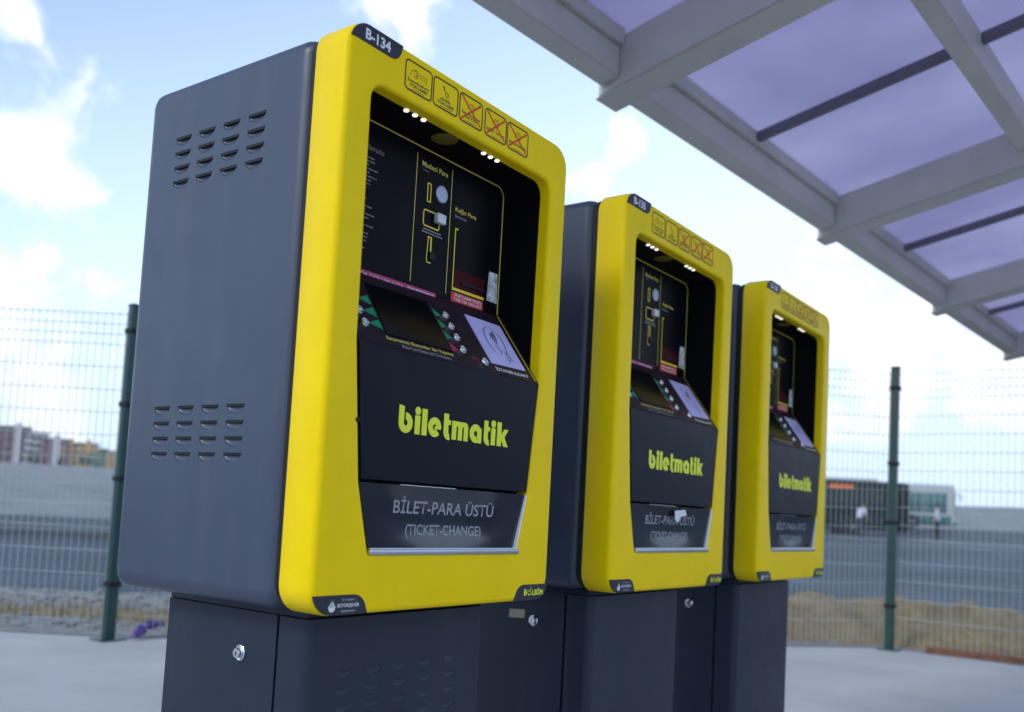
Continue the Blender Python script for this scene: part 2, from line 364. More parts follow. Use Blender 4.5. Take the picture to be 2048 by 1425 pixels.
# dry grass tufts on the bank
bm = bmesh.new()
for _ in range(2600):
    t = rnd.uniform(0, 7); d = rnd.uniform(.8, 1.6) if t < 4.2 else rnd.uniform(.4, 2.7); p = poly_at(t, Q0).lerp(poly_at(t, Q4), d / 4)
    a = rnd.uniform(0, 6.3); h = rnd.uniform(.04, .13); l = rnd.uniform(-.05, .05); z0 = .0 if t < 4.2 else .05
    c, s_ = math.cos(a) * .006, math.sin(a) * .006
    v = [bm.verts.new(q) for q in ((p.x - c, p.y - s_, z0), (p.x + c, p.y + s_, z0), (p.x + l, p.y + l * .7, z0 + h + (.12 if t > 4.2 else 0)))]; bm.faces.new(v)
tag(build('dry_grass', bm, DRYG, smooth=False), kind='stuff')
# a kerb across the yard on the left, and a low bank behind it
bm = bmesh.new(); prevr = None
for i in range(31):
    az = math.radians(47 + 55 * i / 30); ring = []
    for r, z in ((18.3, 0), (18.3, .13), (18.6, .15), (18.6, 0)):
        x, y = 1 + r * math.cos(az), r * math.sin(az); ring.append(bm.verts.new((x, y, T(x, y) + z)))
    if prevr:
        for k in range(3): bm.faces.new((prevr[k], prevr[k + 1], ring[k + 1], ring[k]))
    prevr = ring
tag(build('kerb', bm, KERB), kind='structure')

# ------------------------------------------------------------------ fence
fence = root('mesh_fence', (0, 0, 0), 'dark green post and welded wire mesh fence around the paved area', 'fence')
H = [2.18, 2.18, 2.18, 2.19, 2.26, 2.34, 2.34, 2.34]
for i, (x, y) in enumerate(FENCE):
    bm = bmesh.new(); box(bm, (x - .033, y - .033, -.05), (x + .033, y + .033, H[i] + .05)); bmesh.ops.bevel(bm, geom=list(bm.edges), offset=.006, segments=2, affect='EDGES')
    po = build('post', bm, POST, fence)
    obox('cap', (x - .036, y - .036, H[i] + .045), (x + .036, y + .036, H[i] + .062), POST, po, .004)
    for z in (.35, 1.05, 1.55, H[i] - .14): obox('clamp', (x - .042, y - .042, z), (x + .042, y + .042, z + .035), MATS['black_gasket'], po, .004)
    obox('base_plate', (x - .085, y - .085, .0), (x + .085, y + .085, .010), POST, po, .002)
for i in range(len(FENCE) - 1):
    a, b = Vector(FENCE[i]), Vector(FENCE[i + 1]); L = (b - a).length; d = (b - a) / L; n = Vector((-d.y, d.x)); bm = bmesh.new()
    mt = Matrix(((d.x, n.x, 0, a.x + n.x * .045), (d.y, n.y, 0, a.y + n.y * .045), (0, 0, 1, 0), (0, 0, 0, 1)))
    h0, h1 = H[i], H[i + 1]; hh = (h0 + h1) / 2
    k = int(L / .05)
    for j in range(k + 1):
        s = .02 + (L - .04) * j / k; zt = h0 + (h1 - h0) * s / L; box(bm, (s - .0017, -.0017, .06), (s + .0017, .0017, zt + .02), mt)
    zs = [hh, hh - .07, hh - .14, hh - .21] + [hh - .21 - .155 * q for q in range(1, 13)]
    for z in zs:
        if z > .05:
            sl_ = (h1 - h0) * min(1, z / hh)
            vs_ = box(bm, (0, .003, z - .0025), (L, .008, z + .0025), mt)
            for v in vs_: v.co.z += sl_ * ((Vector(v.co[:2]) - a).dot(d) / L - .5)
    w = build('wire_mesh', bm, WIRE, fence, smooth=False); w['kind'] = 'stuff'

# ------------------------------------------------------------------ canopy
CA = Matrix(((.9972, .0752, 0, 2.042), (-.0752, .9972, 0, .661), (0, 0, 1, 2.6), (0, 0, 0, 1)))     # local: x along the eave, -y up the roof
SL = .2
def roofpt(x, y, z): return CA @ Vector((x, y, z - SL * y))
def rbox(bm, x0, x1, y0, y1, z0, z1):
    vs_ = []
    for x in (x0, x1):
        for y in (y0, y1):
            for z in (z0, z1): vs_.append(bm.verts.new(roofpt(x, y, z)))
    for f in ((0, 1, 3, 2), (4, 6, 7, 5), (0, 4, 5, 1), (2, 3, 7, 6), (0, 2, 6, 4), (1, 5, 7, 3)): bm.faces.new([vs_[i] for i in f])
def rpart(name, dims, m, parent, bev=.004):
    bm = bmesh.new(); rbox(bm, *dims)
    if bev: bmesh.ops.bevel(bm, geom=list(bm.edges), offset=bev, segments=2, affect='EDGES')
    return build(name, bm, m, parent)
canopy = root('canopy', (2.042, .661, 0), 'grey steel canopy with translucent violet roof panels above the machines', 'canopy')
canopy.location = (0, 0, 0)
RX = [-2.12, 0, 2.124, 4.22, 6.33]
for x in RX:
    rb = rpart('rib', (x - .135, x, -3.4, .012, .0, .20), RSTEEL, canopy)
    rpart('flange', (x - .137, x + .002, -3.4, .022, -.006, -.001), RSTEEL, rb, .002)
PH = .20
for a, b in zip(RX, RX[1:]):
    rpart('edge_beam', (a + .002, b - .137, -.085, -.002, .035, .21), RSTEEL, canopy)
    rpart('edge_trim', (a + .002, b - .137, -.105, -.088, .150, .215), RSTEEL, canopy, .002)
    mid = (a + b - .135) / 2
    for y0, y1 in ((-1.0, -.105), (-2.12, -1.07), (-3.35, -2.20)):
        rpart('glazing_bar', (mid - .020, mid + .020, y0, y1, .165, .205), DSTEEL, canopy, .002)
        for x0, x1 in ((a - .03, mid - .001), (mid + .001, b - .10)):
            rpart('roof_panel', (x0, x1 - .001, y0 - .03, y1 + .02, .2065, .2165), PC, canopy, 0)
    for yb in (-1.07, -2.19):
        rpart('purlin', (a + .002, b - .137, yb, yb + .075, .075, .2055), RSTEEL, canopy)
    rpart('back_beam', (a + .002, b - .137, -3.40, -3.32, .02, .21), RSTEEL, canopy)
for x in (0, 4.22):
    bm = bmesh.new(); p = CA @ Vector((x - .067, -3.30, 0)); box(bm, (p.x - .07, p.y - .07, 0), (p.x + .07, p.y + .07, 2.6 + SL * 3.30)); bmesh.ops.bevel(bm, geom=list(bm.edges), offset=.01, segments=2, affect='EDGES')
    build('column', bm, RSTEEL, canopy)

# ------------------------------------------------------------------ ticket machines
ZB = .8                         # the head of a machine hangs 0.8 m above the pavement
WID, HGT, DB = .70, 1.033, .084
def fz(x, y, z): return (x, y, z + ZB)
def make_machine():
    t = root('ticket_machine', (0, 0, 0), 'x', 'ticket machine', 'yellow and slate ticket machines in a row')
    # --- cabinet with pressed louvres
    bm = bmesh.new(); x0, x1, y0, y1, z0, z1 = .0105, .6895, .098, .611, ZB, ZB + 1.0315
    box(bm, (x0, y0, z0), (x1, y1, z1)); bmesh.ops.bevel(bm, geom=[e for e in bm.edges], offset=.034, segments=5, affect='EDGES', profile=.5)
    cab = build('cabinet', bm, CAB, t, angle=40)
    louv = []
    for zt in (.911, .881, .851, .821, .362, .332, .302, .272):
        for yc in (.474, .398, .322, .246): louv.append((yc, zt))
    bm = bmesh.new()
    for yc, zt in louv:
        mt = Matrix.Translation((x0, yc, ZB + zt)) @ Matrix.Diagonal((.0065, .0265, .0185, 1))
        vv = bmesh.ops.create_uvsphere(bm, u_segments=20, v_segments=12, radius=1, matrix=mt)['verts']
        bmesh.ops.bisect_plane(bm, geom=vv + list({e for v in vv for e in v.link_edges}) + list({f for v in vv for f in v.link_faces}), plane_co=(x0, yc, ZB + zt), plane_no=(0, 0, 1), clear_outer=True)
    bmesh.ops.holes_fill(bm, edges=[e for e in bm.edges if e.is_boundary], sides=0)
    box(bm, (.052, .05, ZB + .44), (.648, .119, ZB + .955)); cut = build('cut', bm, CAB)
    md = cab.modifiers.new('b', 'BOOLEAN'); md.operation = 'DIFFERENCE'; md.object = cut; md.solver = 'EXACT'; reshade(cab); bpy.data.objects.remove(cut)
    me0 = None
    for yc, zt in louv:
        if me0 is None:
            o = obox('louvre', (x0 + .0005, -.0245, -.0046), (x0 + .0058, .0245, -.0004), RUBBER, cab); me0 = o.data
        else: o = link('louvre', me0, cab)
        o.location = (0, yc, ZB + zt)
    # dark gasket between cabinet and bezel
    bm = bmesh.new(); O = rrect(.008, .692, .004, 1.029, .05)
    Oi = rrect(.048, .652, .044, .989, .05); loft(bm, [[fz(x, y, z) for x, z in P_] for P_, y in ((Oi, .0765), (O, .0765), (O, .1005), (Oi, .1005))], close=True); gs = build('gasket', bm, RUBBER, t)
    # --- bezel
    OUT = lambda i: rrect(i, WID - i, i, HGT - i, .050 - i * .8)
    OPEN = [(.128, .108), (.572, .108), (.604, .230), (.630, .478)] + arc(.636 - .032, .938 - .032, .032, 0, 90, 8) + arc(.066 + .032, .938 - .032, .032, 90, 180, 8) + [(.070, .478), (.096, .230)]
    bm = bmesh.new(); rr = .0125
    ring_out = [[fz(x, DB, z) for x, z in OUT(.004)], [fz(x, DB - .004, z) for x, z in OUT(0)]]
    for k in range(0, 7):
        a = k / 6 * PI / 2; ring_out.append([fz(x, rr * (1 - math.sin(a)), z) for x, z in OUT(rr * (1 - math.cos(a)))])
    Ro = loft(bm, ring_out)
    lip = .009; ring_in = []
    for k in range(0, 7):
        a = k / 6 * PI / 2; ring_in.append([fz(x, lip * (1 - math.cos(a)), z) for x, z in offset(OPEN, lip * (1 - math.sin(a)))])
    ring_in.append([fz(x, .030, z) for x, z in OPEN])
    Ri = loft(bm, ring_in)
    ed = []
    for ring in (Ro[-1], Ri[0]):
        for i in range(len(ring)):
            e = bm.edges.get((ring[i], ring[(i + 1) % len(ring)])) or bm.edges.new((ring[i], ring[(i + 1) % len(ring)])); ed.append(e)
    bmesh.ops.triangle_fill(bm, use_beauty=True, use_dissolve=False, edges=ed)
    bez = build('bezel', bm, YEL, t, angle=50)
    # --- recess
    REC = [(.066, .45), (.634, .45)] + arc(.636 - .032, .938 - .032, .034, 0, 90, 8) + arc(.066 + .032, .938 - .032, .034, 90, 180, 8)
    bm = bmesh.new(); loft(bm, [[fz(x, .0115, z) for x, z in REC], [fz(x, .1165, z) for x, z in REC]], cap1=True)
    rec = build('recess', bm, BLACK, t)
    ceil = lambda x, y, z: (x, y, z + ZB)
    for xs in ((.185, .2095, .234), (.424, .4475, .471)):
        for x in xs:
            bm = bmesh.new(); lathe(bm, [(.0054, 0), (.0054, .002), (.0046, .003)], (x, .032, ZB + .9378), (0, 0, -1), 16); sp = build('spotlight', bm, LED, rec)
    bm = bmesh.new(); lathe(bm, [(.028, 0), (.028, .0015), (.026, .0025)], (.326, .056, ZB + .9378), (0, 0, -1), 28); build('lens', bm, OCH, rec)
    # --- instruction panel (back of the recess)
    YB = .1129; yp = YB - .0006; yq = YB - .0012
    ins = obox('instruction_panel', (.072, YB, ZB + .636), (.607, YB + .003, ZB + .932), INSTR, t)
    bm = bmesh.new()
    strip(bm, [(.072, .930)] + arc(.606 - .024, .930 - .024, .024, 90, 0, 8) + [(.606, .637)], .0030, yp, fz)
    build('outline', bm, LDYEL, ins)
    for x in (.3105, .4225):
        bm = bmesh.new(); strip(bm, [(x, .915), (x, .646)], .0017, yp, fz); build('divider', bm, LDYEL, ins)
    textmesh('lettering', 'Kullanım Kılavuzu', (.092, .214, .8725, .8835), yp, MATS['dim_print'], ins, fz)
    bm = bmesh.new(); rn = random.Random(5)
    for i in range(26):
        z = .856 - i * .0074
        if i in (9, 17): continue
        xr = rn.uniform(.17, .205) if i < 10 else rn.uniform(.15, .20); x = .092
        while x < xr:
            w = rn.uniform(.004, .013); flat(bm, [(x, z), (min(x + w, xr), z), (min(x + w, xr), z + .0026), (x, z + .0026)], yp, fz); x += w + .0022
    build('fine_print', bm, DIMP, ins)
    textmesh('lettering', 'Madeni Para', (.326, .408, .8925, .9035), yp, LDYEL, ins, fz, .01)
    textmesh('lettering', 'Coins', (.327, .348, .8835, .889), yp, DIMP, ins, fz)
    textmesh('lettering', 'Kağıt Para', (.439, .511, .8275, .840), yp, LDYEL, ins, fz, .01)
    textmesh('lettering', 'Banknotes', (.439, .478, .8165, .823), yp, GREYP, ins, fz)
    # coin slot
    bm = bmesh.new(); F = lambda x, y, z: (x + .012 * (.862 - z), y, z + ZB)
    strip(bm, rrect(.3470, .3570, .824, .862, .001, 2), .0028, yp, F, closed=True); cs = build('coin_slot', bm, LYEL, ins)
    bm = bmesh.new(); flat(bm, rrect(.3508, .3532, .829, .857, .001, 2), yp - .0004, F); build('slit', bm, DRED, cs)
    bm = bmesh.new(); lathe(bm, [(.0185, 0), (.0185, .002), (.0165, .0035), (.001, .004)], (.391, YB, ZB + .851), (0, -1, 0), 28); build('coin_disc', bm, COIN, ins)
    bm = bmesh.new(); strip(bm, rrect(.339, .389, .772, .805, .006, 4), .0028, yp, fz, closed=True); cr = build('return_window', bm, LYEL, ins)
    obox('knob', (.371, YB - .013, ZB + .7845), (.398, YB, ZB + .8055), PALE, cr, .0025)
    bm = bmesh.new()
    for z, a, b in ((.7635, .340, .392), (.7575, .336, .396)):
        x = a
        while x < b: w = rn.uniform(.003, .008); flat(bm, [(x, z), (x + w, z), (x + w, z + .0024), (x, z + .0024)], yp, fz); x += w + .0015
    build('fine_print', bm, GREYP, ins)
    bm = bmesh.new(); strip(bm, [(.3565, .722), (.3575, .751), (.3675, .751), (.3680, .722)], .0026, yp, fz); strip(bm, [(.3560, .722), (.3555, .703), (.358, .698), (.369, .698)], .0026, yp, fz); flat(bm, [(.364, .722), (.3685, .722), (.368, .749), (.364, .749)], yq, fz)
    cslot = build('card_slot', bm, LYEL, ins)
    obox('slot_mouth', (.3600, YB - .006, ZB + .704), (.376, YB, ZB + .720), RUBBER, cslot, .001)
    # banknote window
    bm = bmesh.new(); flat(bm, [(.4425, .662), (.552, .662), (.552, .705), (.4425, .705)], yp, fz); bw = build('banknote_window', bm, DRED, ins)
    bm = bmesh.new(); strip(bm, [(.452, .792), (.4425, .792), (.4425, .662)], .0030, yq, fz); flat(bm, [(.441, .6585), (.552, .6585), (.552, .6645), (.441, .6645)], yq - .0002, fz); build('outline', bm, LYEL, bw)
    obox('slot_mouth', (.470, YB - .004, ZB + .676), (.545, YB, ZB + .6815), RUBBER, bw)
    bm = bmesh.new(); flat(bm, rrect(.4405, .5515, .6345, .6555, .001, 2), yp, fz); rl = build('warning_label', bm, REDL, ins)
    textmesh('lettering', 'KATLAMAYINIZ', (.456, .540, .6465, .6530), yq, WHITE, rl, fz, .01); textmesh('lettering', 'TEK TEK VERİNİZ', (.456, .540, .6375, .6450), yq, WHITE, rl, fz, .01)
    bm = bmesh.new(); strip(bm, [(.4525, .6535), (.4525, .637)], .0014, yq, fz); strip(bm, [(.5435, .6535), (.5435, .637)], .0014, yq, fz); build('rule', bm, WHITE, rl)
    bm = bmesh.new(); flat(bm, [(.563, .6620), (.602, .6605), (.599, .729), (.568, .7285)], yp, fz); build('worn_sticker', bm, STICK, ins)
    bm = bmesh.new(); flat(bm, [(.075, .6120), (.389, .6120), (.389, .6285), (.075, .6285)], 0, lambda x, y, z: (x, YB - .0032, z + ZB + .009)); mg = build('top_up_label', bm, MAGP, ins)
    F2 = lambda x, y, z: (x, YB - .0038, z + ZB + .009)
    textmesh('lettering', 'KONTÖR DOLUMUNDA', (.125, .290, .6150, .6262), 0, MATS['lilac_pad'], mg, F2, .0)
    bm = bmesh.new()
    for z in (.6155, .6215):
        x = .30
        while x < .378: w = rn.uniform(.003, .009); flat(bm, [(x, z), (x + w, z), (x + w, z + .0026), (x, z + .0026)], 0, F2); x += w + .0018
    build('fine_print', bm, MATS['lilac_pad'], mg)
    # --- console: from the front edge up to the foot of the instruction panel
    ZC0, ZC1, YC0 = .4765, .634, .0035
    nrm = Vector((0, -(ZC1 - ZC0), YB - YC0)).normalized()
    def fc(x, h, s): return (x, YC0 + (YB - YC0) * s + nrm.y * h, ZB + ZC0 + (ZC1 - ZC0) * s + nrm.z * h)
    LC = math.hypot(ZC1 - ZC0, YB - YC0)
    bm = bmesh.new(); prism(bm, [(.0705, 0), (.6295, 0), (.628, 1), (.072, 1)], -.02, 0, fc); con = build('console', bm, CONS, t, smooth=False)
    bm = bmesh.new(); strip(bm, [(.6065, 1.0), (.6215, 0.03)], .0034, .0006, fc); build('outline', bm, LYEL, con)
    bm = bmesh.new(); prism(bm, [(.160, .165), (.348, .165), (.342, .83), (.166, .83)], .0004, .0022, fc); scr = build('screen', bm, SCREEN, con)
    bm = bmesh.new()
    strip(bm, [(.157, .155), (.351, .155), (.345, .845), (.163, .845)], .002, .0005, fc, closed=True); build('screen_rim', bm, RUBBER, con)
    def push(x, s, ring=CHROME, r=.0095):
        bm = bmesh.new(); lathe(bm, [(r, 0), (r, .004), (r * .86, .0062), (r * .70, .0055), (r * .66, .0035), (.0005, .0030)], fc(x, 0, s), nrm, 20); return build('push_button', bm, ring, con)
    for s, m_ in ((.70, GREEN), (.545, GREEN), (.39, GREEN), (.225, MAGP)):
        push(.385, s); push(.108, s if m_ is GREEN else .24) if m_ is GREEN else None
        bm = bmesh.new(); flat(bm, [(.3515, s + .075), (.3515, s - .055), (.373, s - .01)], .0008, fc); build('arrow_mark', bm, m_, con)
        if m_ is GREEN: bm = bmesh.new(); flat(bm, [(.156, s + .075 - .12), (.156, s - .055 - .12), (.122, s - .01 - .12)], .0008, fc); build('arrow_mark', bm, m_, con)
    push(.108, .235); push(.446, .125, r=.0105)
    bm = bmesh.new(); flat(bm, [(.408, .13), (.434, .10), (.434, .17), (.410, .19)], .0007, fc); build('arrow_mark', bm, mat_dim_mag, con)
    bm = bmesh.new(); prism(bm, [(.474, .148), (.599, .158), (.590, .815), (.466, .835)], .0003, .0020, fc); pad = build('card_pad', bm, PAD, con)
    bm = bmesh.new(); cx, cs_ = .533, .49
    strip(bm, [(cx + .031 * math.cos(math.radians(a)), cs_ + .215 * math.sin(math.radians(a)) + .02) for a in range(-55, 236, 10)], .0022, .0027, fc)
    for q in range(4):
        rr_ = .009 + q * .0055; strip(bm, [(cx - .016 + rr_ * math.cos(math.radians(a)), cs_ + .10 + rr_ * math.sin(math.radians(a)) / .19) for a in range(-62, 36, 12)], .0024, .0028 + q * .0001, fc)
    strip(bm, [(cx - .002, cs_ - .17), (cx + .006, cs_ - .10), (cx + .018, cs_ - .12), (cx + .026, cs_ - .17), (cx + .030, cs_ - .24)], .0024, .0032, fc)
    strip(bm, [(cx + .004, cs_ - .11), (cx - .004, cs_ - .04), (cx + .006, cs_ - .05)], .0022, .0033, fc)
    strip(bm, [(cx + .012, cs_ - .18), (cx + .017, cs_ - .22), (cx + .016, cs_ - .27)], .0022, .0034, fc)
    build('contactless_mark', bm, INK, pad)
    textmesh('lettering', 'İSTANBULKART', (.481, .600, .055, .115), .0008, WHITE, con, fc, .015)
    textmesh('lettering', 'Seçiminizi Butonlar ile Yapınız', (.154, .346, .085, .145), .0008, LDYEL, con, fc, .01)
    textmesh('lettering', 'Make Your Choice with The Buttons', (.190, .330, .032, .075), .0008, GREYP, con, fc, .01)
    # --- lower panel with the name in relief lettering
    bm = bmesh.new(); PN = offset([(.096, .2335), (.604, .2335), (.6300, .4775), (.0700, .4775)], -.0022)
    prism(bm, PN, .0015, .020, fz); bmesh.ops.bevel(bm, geom=[e for e in bm.edges if all(v.co.y < .01 for v in e.verts)], offset=.0012, segments=2, affect='EDGES')
    low = build('front_panel', bm, PANEL, t)
    bm = bmesh.new(); yy = [.0009]; B0 = .3265
    def g(pts):
        prism(bm, pts, yy[0], .0015, fz); yy[0] -= .00005
    def rect(x0, x1, z0, z1): g([(x0, B0 + z0), (x1, B0 + z0), (x1, B0 + z1), (x0, B0 + z1)])
    def ringarc(cx, cz, ro, ri, a0, a1, sx=1):
        n = max(4, int(abs(a1 - a0) / 12)); A = arc(0, 0, ro, a0, a1, n); Bq = arc(0, 0, ri, a1, a0, n)
        P = [(cx + x * sx, B0 + cz + z) for x, z in A + Bq]
        for i in range(n):
            prism(bm, [P[i], P[i + 1], P[2 * n + 1 - i - 1], P[2 * n + 1 - i]], yy[0], .0015, fz)
        yy[0] -= .00005
    def dot(cx, cz, r): g([(x, B0 + z) for x, z in arc(cx, cz, r, 0, 337, 15)])
    # b
    g([(.1845, B0 + .016), (.1985, B0 + .016), (.1985, B0 + .0485), (.1845, B0 + .0505)]); ringarc(.2035, .0185, .0190, .0052, 172, 452)
    # i l
    rect(.2285, .2430, .0, .0355); dot(.2358, .0440, .0078); rect(.2480, .2625, .0, .0500)
    # e
    ringarc(.2850, .0185, .0190, .0055, 4, 318); rect(.2850, .3035, .0150, .0205)
    # t
    g([(.3115, B0 + .012), (.3255, B0 + .012), (.3255, B0 + .0485), (.3115, B0 + .0485)]); rect(.3255, .3325, .0275, .0365); ringarc(.3270, .0130, .0155, .002, 180, 285)
    # m
    rect(.3365, .3500, .0, .0270); rect(.3555, .3680, .0, .0270); rect(.3735, .3865, .0, .0270)
    g([(.3365, B0 + .0268)] + [(.3868, B0 + .0268)] + [(x, B0 + z) for x, z in arc(.3765, .0265, .0102, 0, 90, 6)] + [(.3635, B0 + .0367)] + [(.3615, B0 + .0340)] + [(.3595, B0 + .0367)] + [(.3365, B0 + .0367)])
    # a
    ringarc(.4110, .0185, .0190, .0055, 20, 290); rect(.4165, .4302, .0, .0300); ringarc(.4110, .0185, .0190, .0055, -2, 40)
    # t
    g([(.4385, B0 + .012), (.4515, B0 + .012), (.4515, B0 + .0485), (.4385, B0 + .0485)]); rect(.4515, .4575, .0275, .0365); ringarc(.4530, .0130, .0150, .002, 180, 285)
    # i
    rect(.4625, .4765, .0, .0355); dot(.4695, .0440, .0078)
    # k
    rect(.4830, .4970, .0, .0500); g([(.4970, B0 + .0140), (.4970, B0 + .0235), (.5075, B0 + .0367), (.5215, B0 + .0367), (.5085, B0 + .0195), (.5215, B0 + .0), (.5070, B0 + .0)])
    build('logo_lettering', bm, LLIME, low, smooth=False)
    # --- ticket flap (smoked, slightly dished) with its edge highlights painted as pale trims
    bm = bmesh.new(); rows = []
    for j in range(13):
        s = j / 12; z = .230 - s * .1165; xl = .0965 + s * .0300; xr = .6035 - s * .0300; row = []
        for i in range(25):
            q = i / 24; dish = math.sin(PI * min(1, s * 1.02)) * math.sin(PI * q) * .005
            row.append(bm.verts.new(fz(xl + (xr - xl) * q, .0045 + s * .004 + dish, z)))
        rows.append(row)
    for a, b in zip(rows, rows[1:]):
        for i in range(24): bm.faces.new((a[i], a[i + 1], b[i + 1], b[i]))
    flap = build('ticket_flap', bm, FLAP, t, angle=60)
    bm = bmesh.new(); prism(bm, [(.600, .229), (.6040, .229), (.5745, .114), (.5700, .114)], .001, .010, fz); build('side_trim', bm, BRIGHT, flap)  # right edge glint, put into the colour
    bm = bmesh.new(); prism(bm, [(.0960, .229), (.0985, .229), (.1285, .114), (.1260, .114)], .003, .010, fz); build('side_trim', bm, RUBBER, flap)
    bm = bmesh.new(); strip(bm, [(.20, .2305), (.36, .2305)], .0012, .0012, fz); build('top_trim', bm, CHROME, flap)
    lipo = obox('flap_lip', (.1270, -.0055, ZB + .1020), (.5765, .020, ZB + .1135), STEEL, flap, .0028, 3)
    bm = bmesh.new(); prism(bm, [(.129, .1130), (.5745, .1130), (.5745, .1150), (.129, .1150)], -.003, .0004, fz); build('lip_highlight', bm, BRIGHT, flap)  # highlight line along the lip, painted pale
    def fy(x, y, z):
        s = (.230 - z) / .1165; xl = .0965 + s * .03; xr = .6035 - s * .03; q = (x - xl) / (xr - xl)
        return (x, .0045 + s * .004 + math.sin(PI * min(1, s * 1.02)) * math.sin(PI * q) * .005 + y, z + ZB)
    textmesh('lettering', 'BİLET-PARA ÜSTÜ', (.192, .494, .178, .2105), -.0004, MATS['grey_print'], flap, fy, .012)
    textmesh('lettering', '(TICKET-CHANGE)', (.229, .457, .132, .1585), -.0004, MATS['grey_print'], flap, fy, .012)
    # --- small lock on the bezel edge
    bm = bmesh.new(); lathe(bm, [(.0048, 0), (.0048, .0015), (.003, .0022)], fz(.0800, .0005, .337), (0, -1, 0), 14); build('screw', bm, RUBBER, bez)
    # --- plates
    bm = bmesh.new(); r_c = .040
    P = [(.0055, .9965), (.104, .9965)] + arc(.104, .9965 + .0265, .0265, 270, 345, 6) + [(.1335, .0308 + 1.0)] + [(.048, 1.0308)] + arc(.048, 1.0308 - .0425, .0425, 90, 168, 8)
    prism(bm, P, -.0008, .002, fz); npz = build('number_plate', bm, PLATE, t)
    bm = bmesh.new(); P = [(.0045, .0355), (.098, .0355)] + arc(.098, .0035, .032, 90, 12, 7) + [(.1325, .0022)] + [(.046, .0022)] + arc(.046, .0445, .0423, 268, 200, 7)
    prism(bm, P, -.0008, .002, fz); mp_ = build('city_plate', bm, PLATE, t)
    # emblem: a boat-like bowl with domes and three spires
    bm = bmesh.new(); cx, cz = .0475, .0150; ye = -.0012
    flat(bm, arc(cx, cz, .0078, 180, 360, 10), ye, fz)
    for k_, (w, z) in enumerate(((.0095, .0005), (.0070, .0030), (.0050, .0055))): flat(bm, [(cx - w, cz + z), (cx + w, cz + z), (cx + w * .8, cz + z + .0016), (cx - w * .8, cz + z + .0016)], ye - .0001 * (k_ + 1), fz)
    for dx_, h in ((-.0028, .0115), (0, .0145), (.0028, .0115)): flat(bm, [(cx + dx_ - .0007, cz + .0070), (cx + dx_ + .0007, cz + .0070), (cx + dx_, cz + h)], ye - .0005, fz)
    build('emblem', bm, WHITE, mp_)
    textmesh('lettering', 'BÜYÜKŞEHİR', (.0605, .1120, .0132, .0225), ye, WHITE, mp_, fz, .02)
    textmesh('lettering', 'İ S T A N B U L', (.070, .1020, .0255, .0295), ye, WHITE, mp_, fz); textmesh('lettering', 'BELEDİYESİ', (.070, .1020, .0065, .0100), ye, WHITE, mp_, fz)
    bm = bmesh.new(); P = [(.5745, .0022), (.656, .0022)] + arc(.656, .0445, .0423, 272, 340, 7) + [(.6965, .0355), (.604, .0355)] + arc(.607, .0035, .032, 96, 168, 7)
    prism(bm, P, -.0008, .002, fz); bp_ = build('maker_plate', bm, PLATE, t)
    textmesh('lettering', 'B', (.608, .6195, .0120, .0260), ye, LLIME, bp_, fz, .03)
    bm = bmesh.new(); strip(bm, arc(.6285, .0185, .0058, 120, 380, 14), .0022, ye, fz); strip(bm, [(.628, .020), (.632, .024), (.6330, .030)], .0020, ye - .0002, fz); build('swirl', bm, LLIME, bp_)
    textmesh('lettering', 'LBİM', (.639, .681, .0120, .0280), ye, LLIME, bp_, fz, .03)
    # --- pictograms above the opening
    def hand(bm, cx, cz, s, y):
        strip(bm, [(cx - .020 * s, cz - .010 * s), (cx - .015 * s, cz + .002 * s), (cx - .006 * s, cz + .010 * s), (cx + .006 * s, cz + .0105 * s), (cx + .012 * s, cz + .004 * s), (cx + .010 * s, cz - .002 * s), (cx + .002 * s, cz - .004 * s)], .0011, y, fz)
        strip(bm, [(cx - .006 * s, cz + .005 * s), (cx + .002 * s, cz + .006 * s), (cx + .005 * s, cz + .002 * s), (cx + .010 * s, cz - .008 * s), (cx, cz - .010 * s), (cx - .006 * s, cz - .004 * s)], .0011, y - .0001, fz)
    ICONS = [(.142, .217, ('İstanbulkart', 'YÜKLEME'), 0), (.221, .295, ('AKBİL', 'YÜKLEME'), 0), (.300, .374, ('İstanbulkart', 'SATIŞ'), 1), (.382, .456, ('BİLET SATIŞ',), 1), (.4595, .5355, ('JETON SATIŞ',), 1)]
    for k, (a, b, tx, cross) in enumerate(ICONS):
        bm = bmesh.new(); prism(bm, rrect(a, b, .9575, 1.0140, .0085, 5), -.0005, .001, fz); ic = build('pictogram', bm, YEL, t, smooth=False)
        bm = bmesh.new(); strip(bm, rrect(a + .0009, b - .0009, .9584, 1.0131, .0080, 5), .0030, -.0009, fz, closed=True); build('border', bm, INK, ic)
        cx = (a + b) / 2; bm = bmesh.new(); yi = -.0009
        if k == 1:
            strip(bm, [(cx - .008, 1.004), (cx - .003, .9945)], .0030, yi, fz); strip(bm, arc(cx + .003, .9895, .0045, 0, 340, 14), .0016, yi - .0001, fz, closed=True)
        else:
            hand(bm, cx - (.010 if k == 0 else -.002), .993, .72, yi)
            if k == 0:
                for q in range(4): strip(bm, arc(cx - .004 + q * .0048, .9925, .0085 + q * .0010, -38, 38, 6), .0010, yi - .0001, fz)
        build('symbol', bm, INK, ic)
        ws = (b - a) * .40
        if len(tx) == 2:
            textmesh('lettering', tx[0], (cx - (ws if k != 1 else ws * .55), cx + (ws if k != 1 else ws * .55), .9745, .9815), yi - .0001, INK, ic, fz, .02)
            textmesh('lettering', tx[1], (cx - ws * (.85 if k != 2 else .55), cx + ws * (.85 if k != 2 else .55), .9665, .9730), yi - .0001, INK, ic, fz, .02)
        else: textmesh('lettering', tx[0], (cx - ws, cx + ws, .9690, .9765), yi - .0001, INK, ic, fz, .02)
        bm = bmesh.new(); x = cx - .016
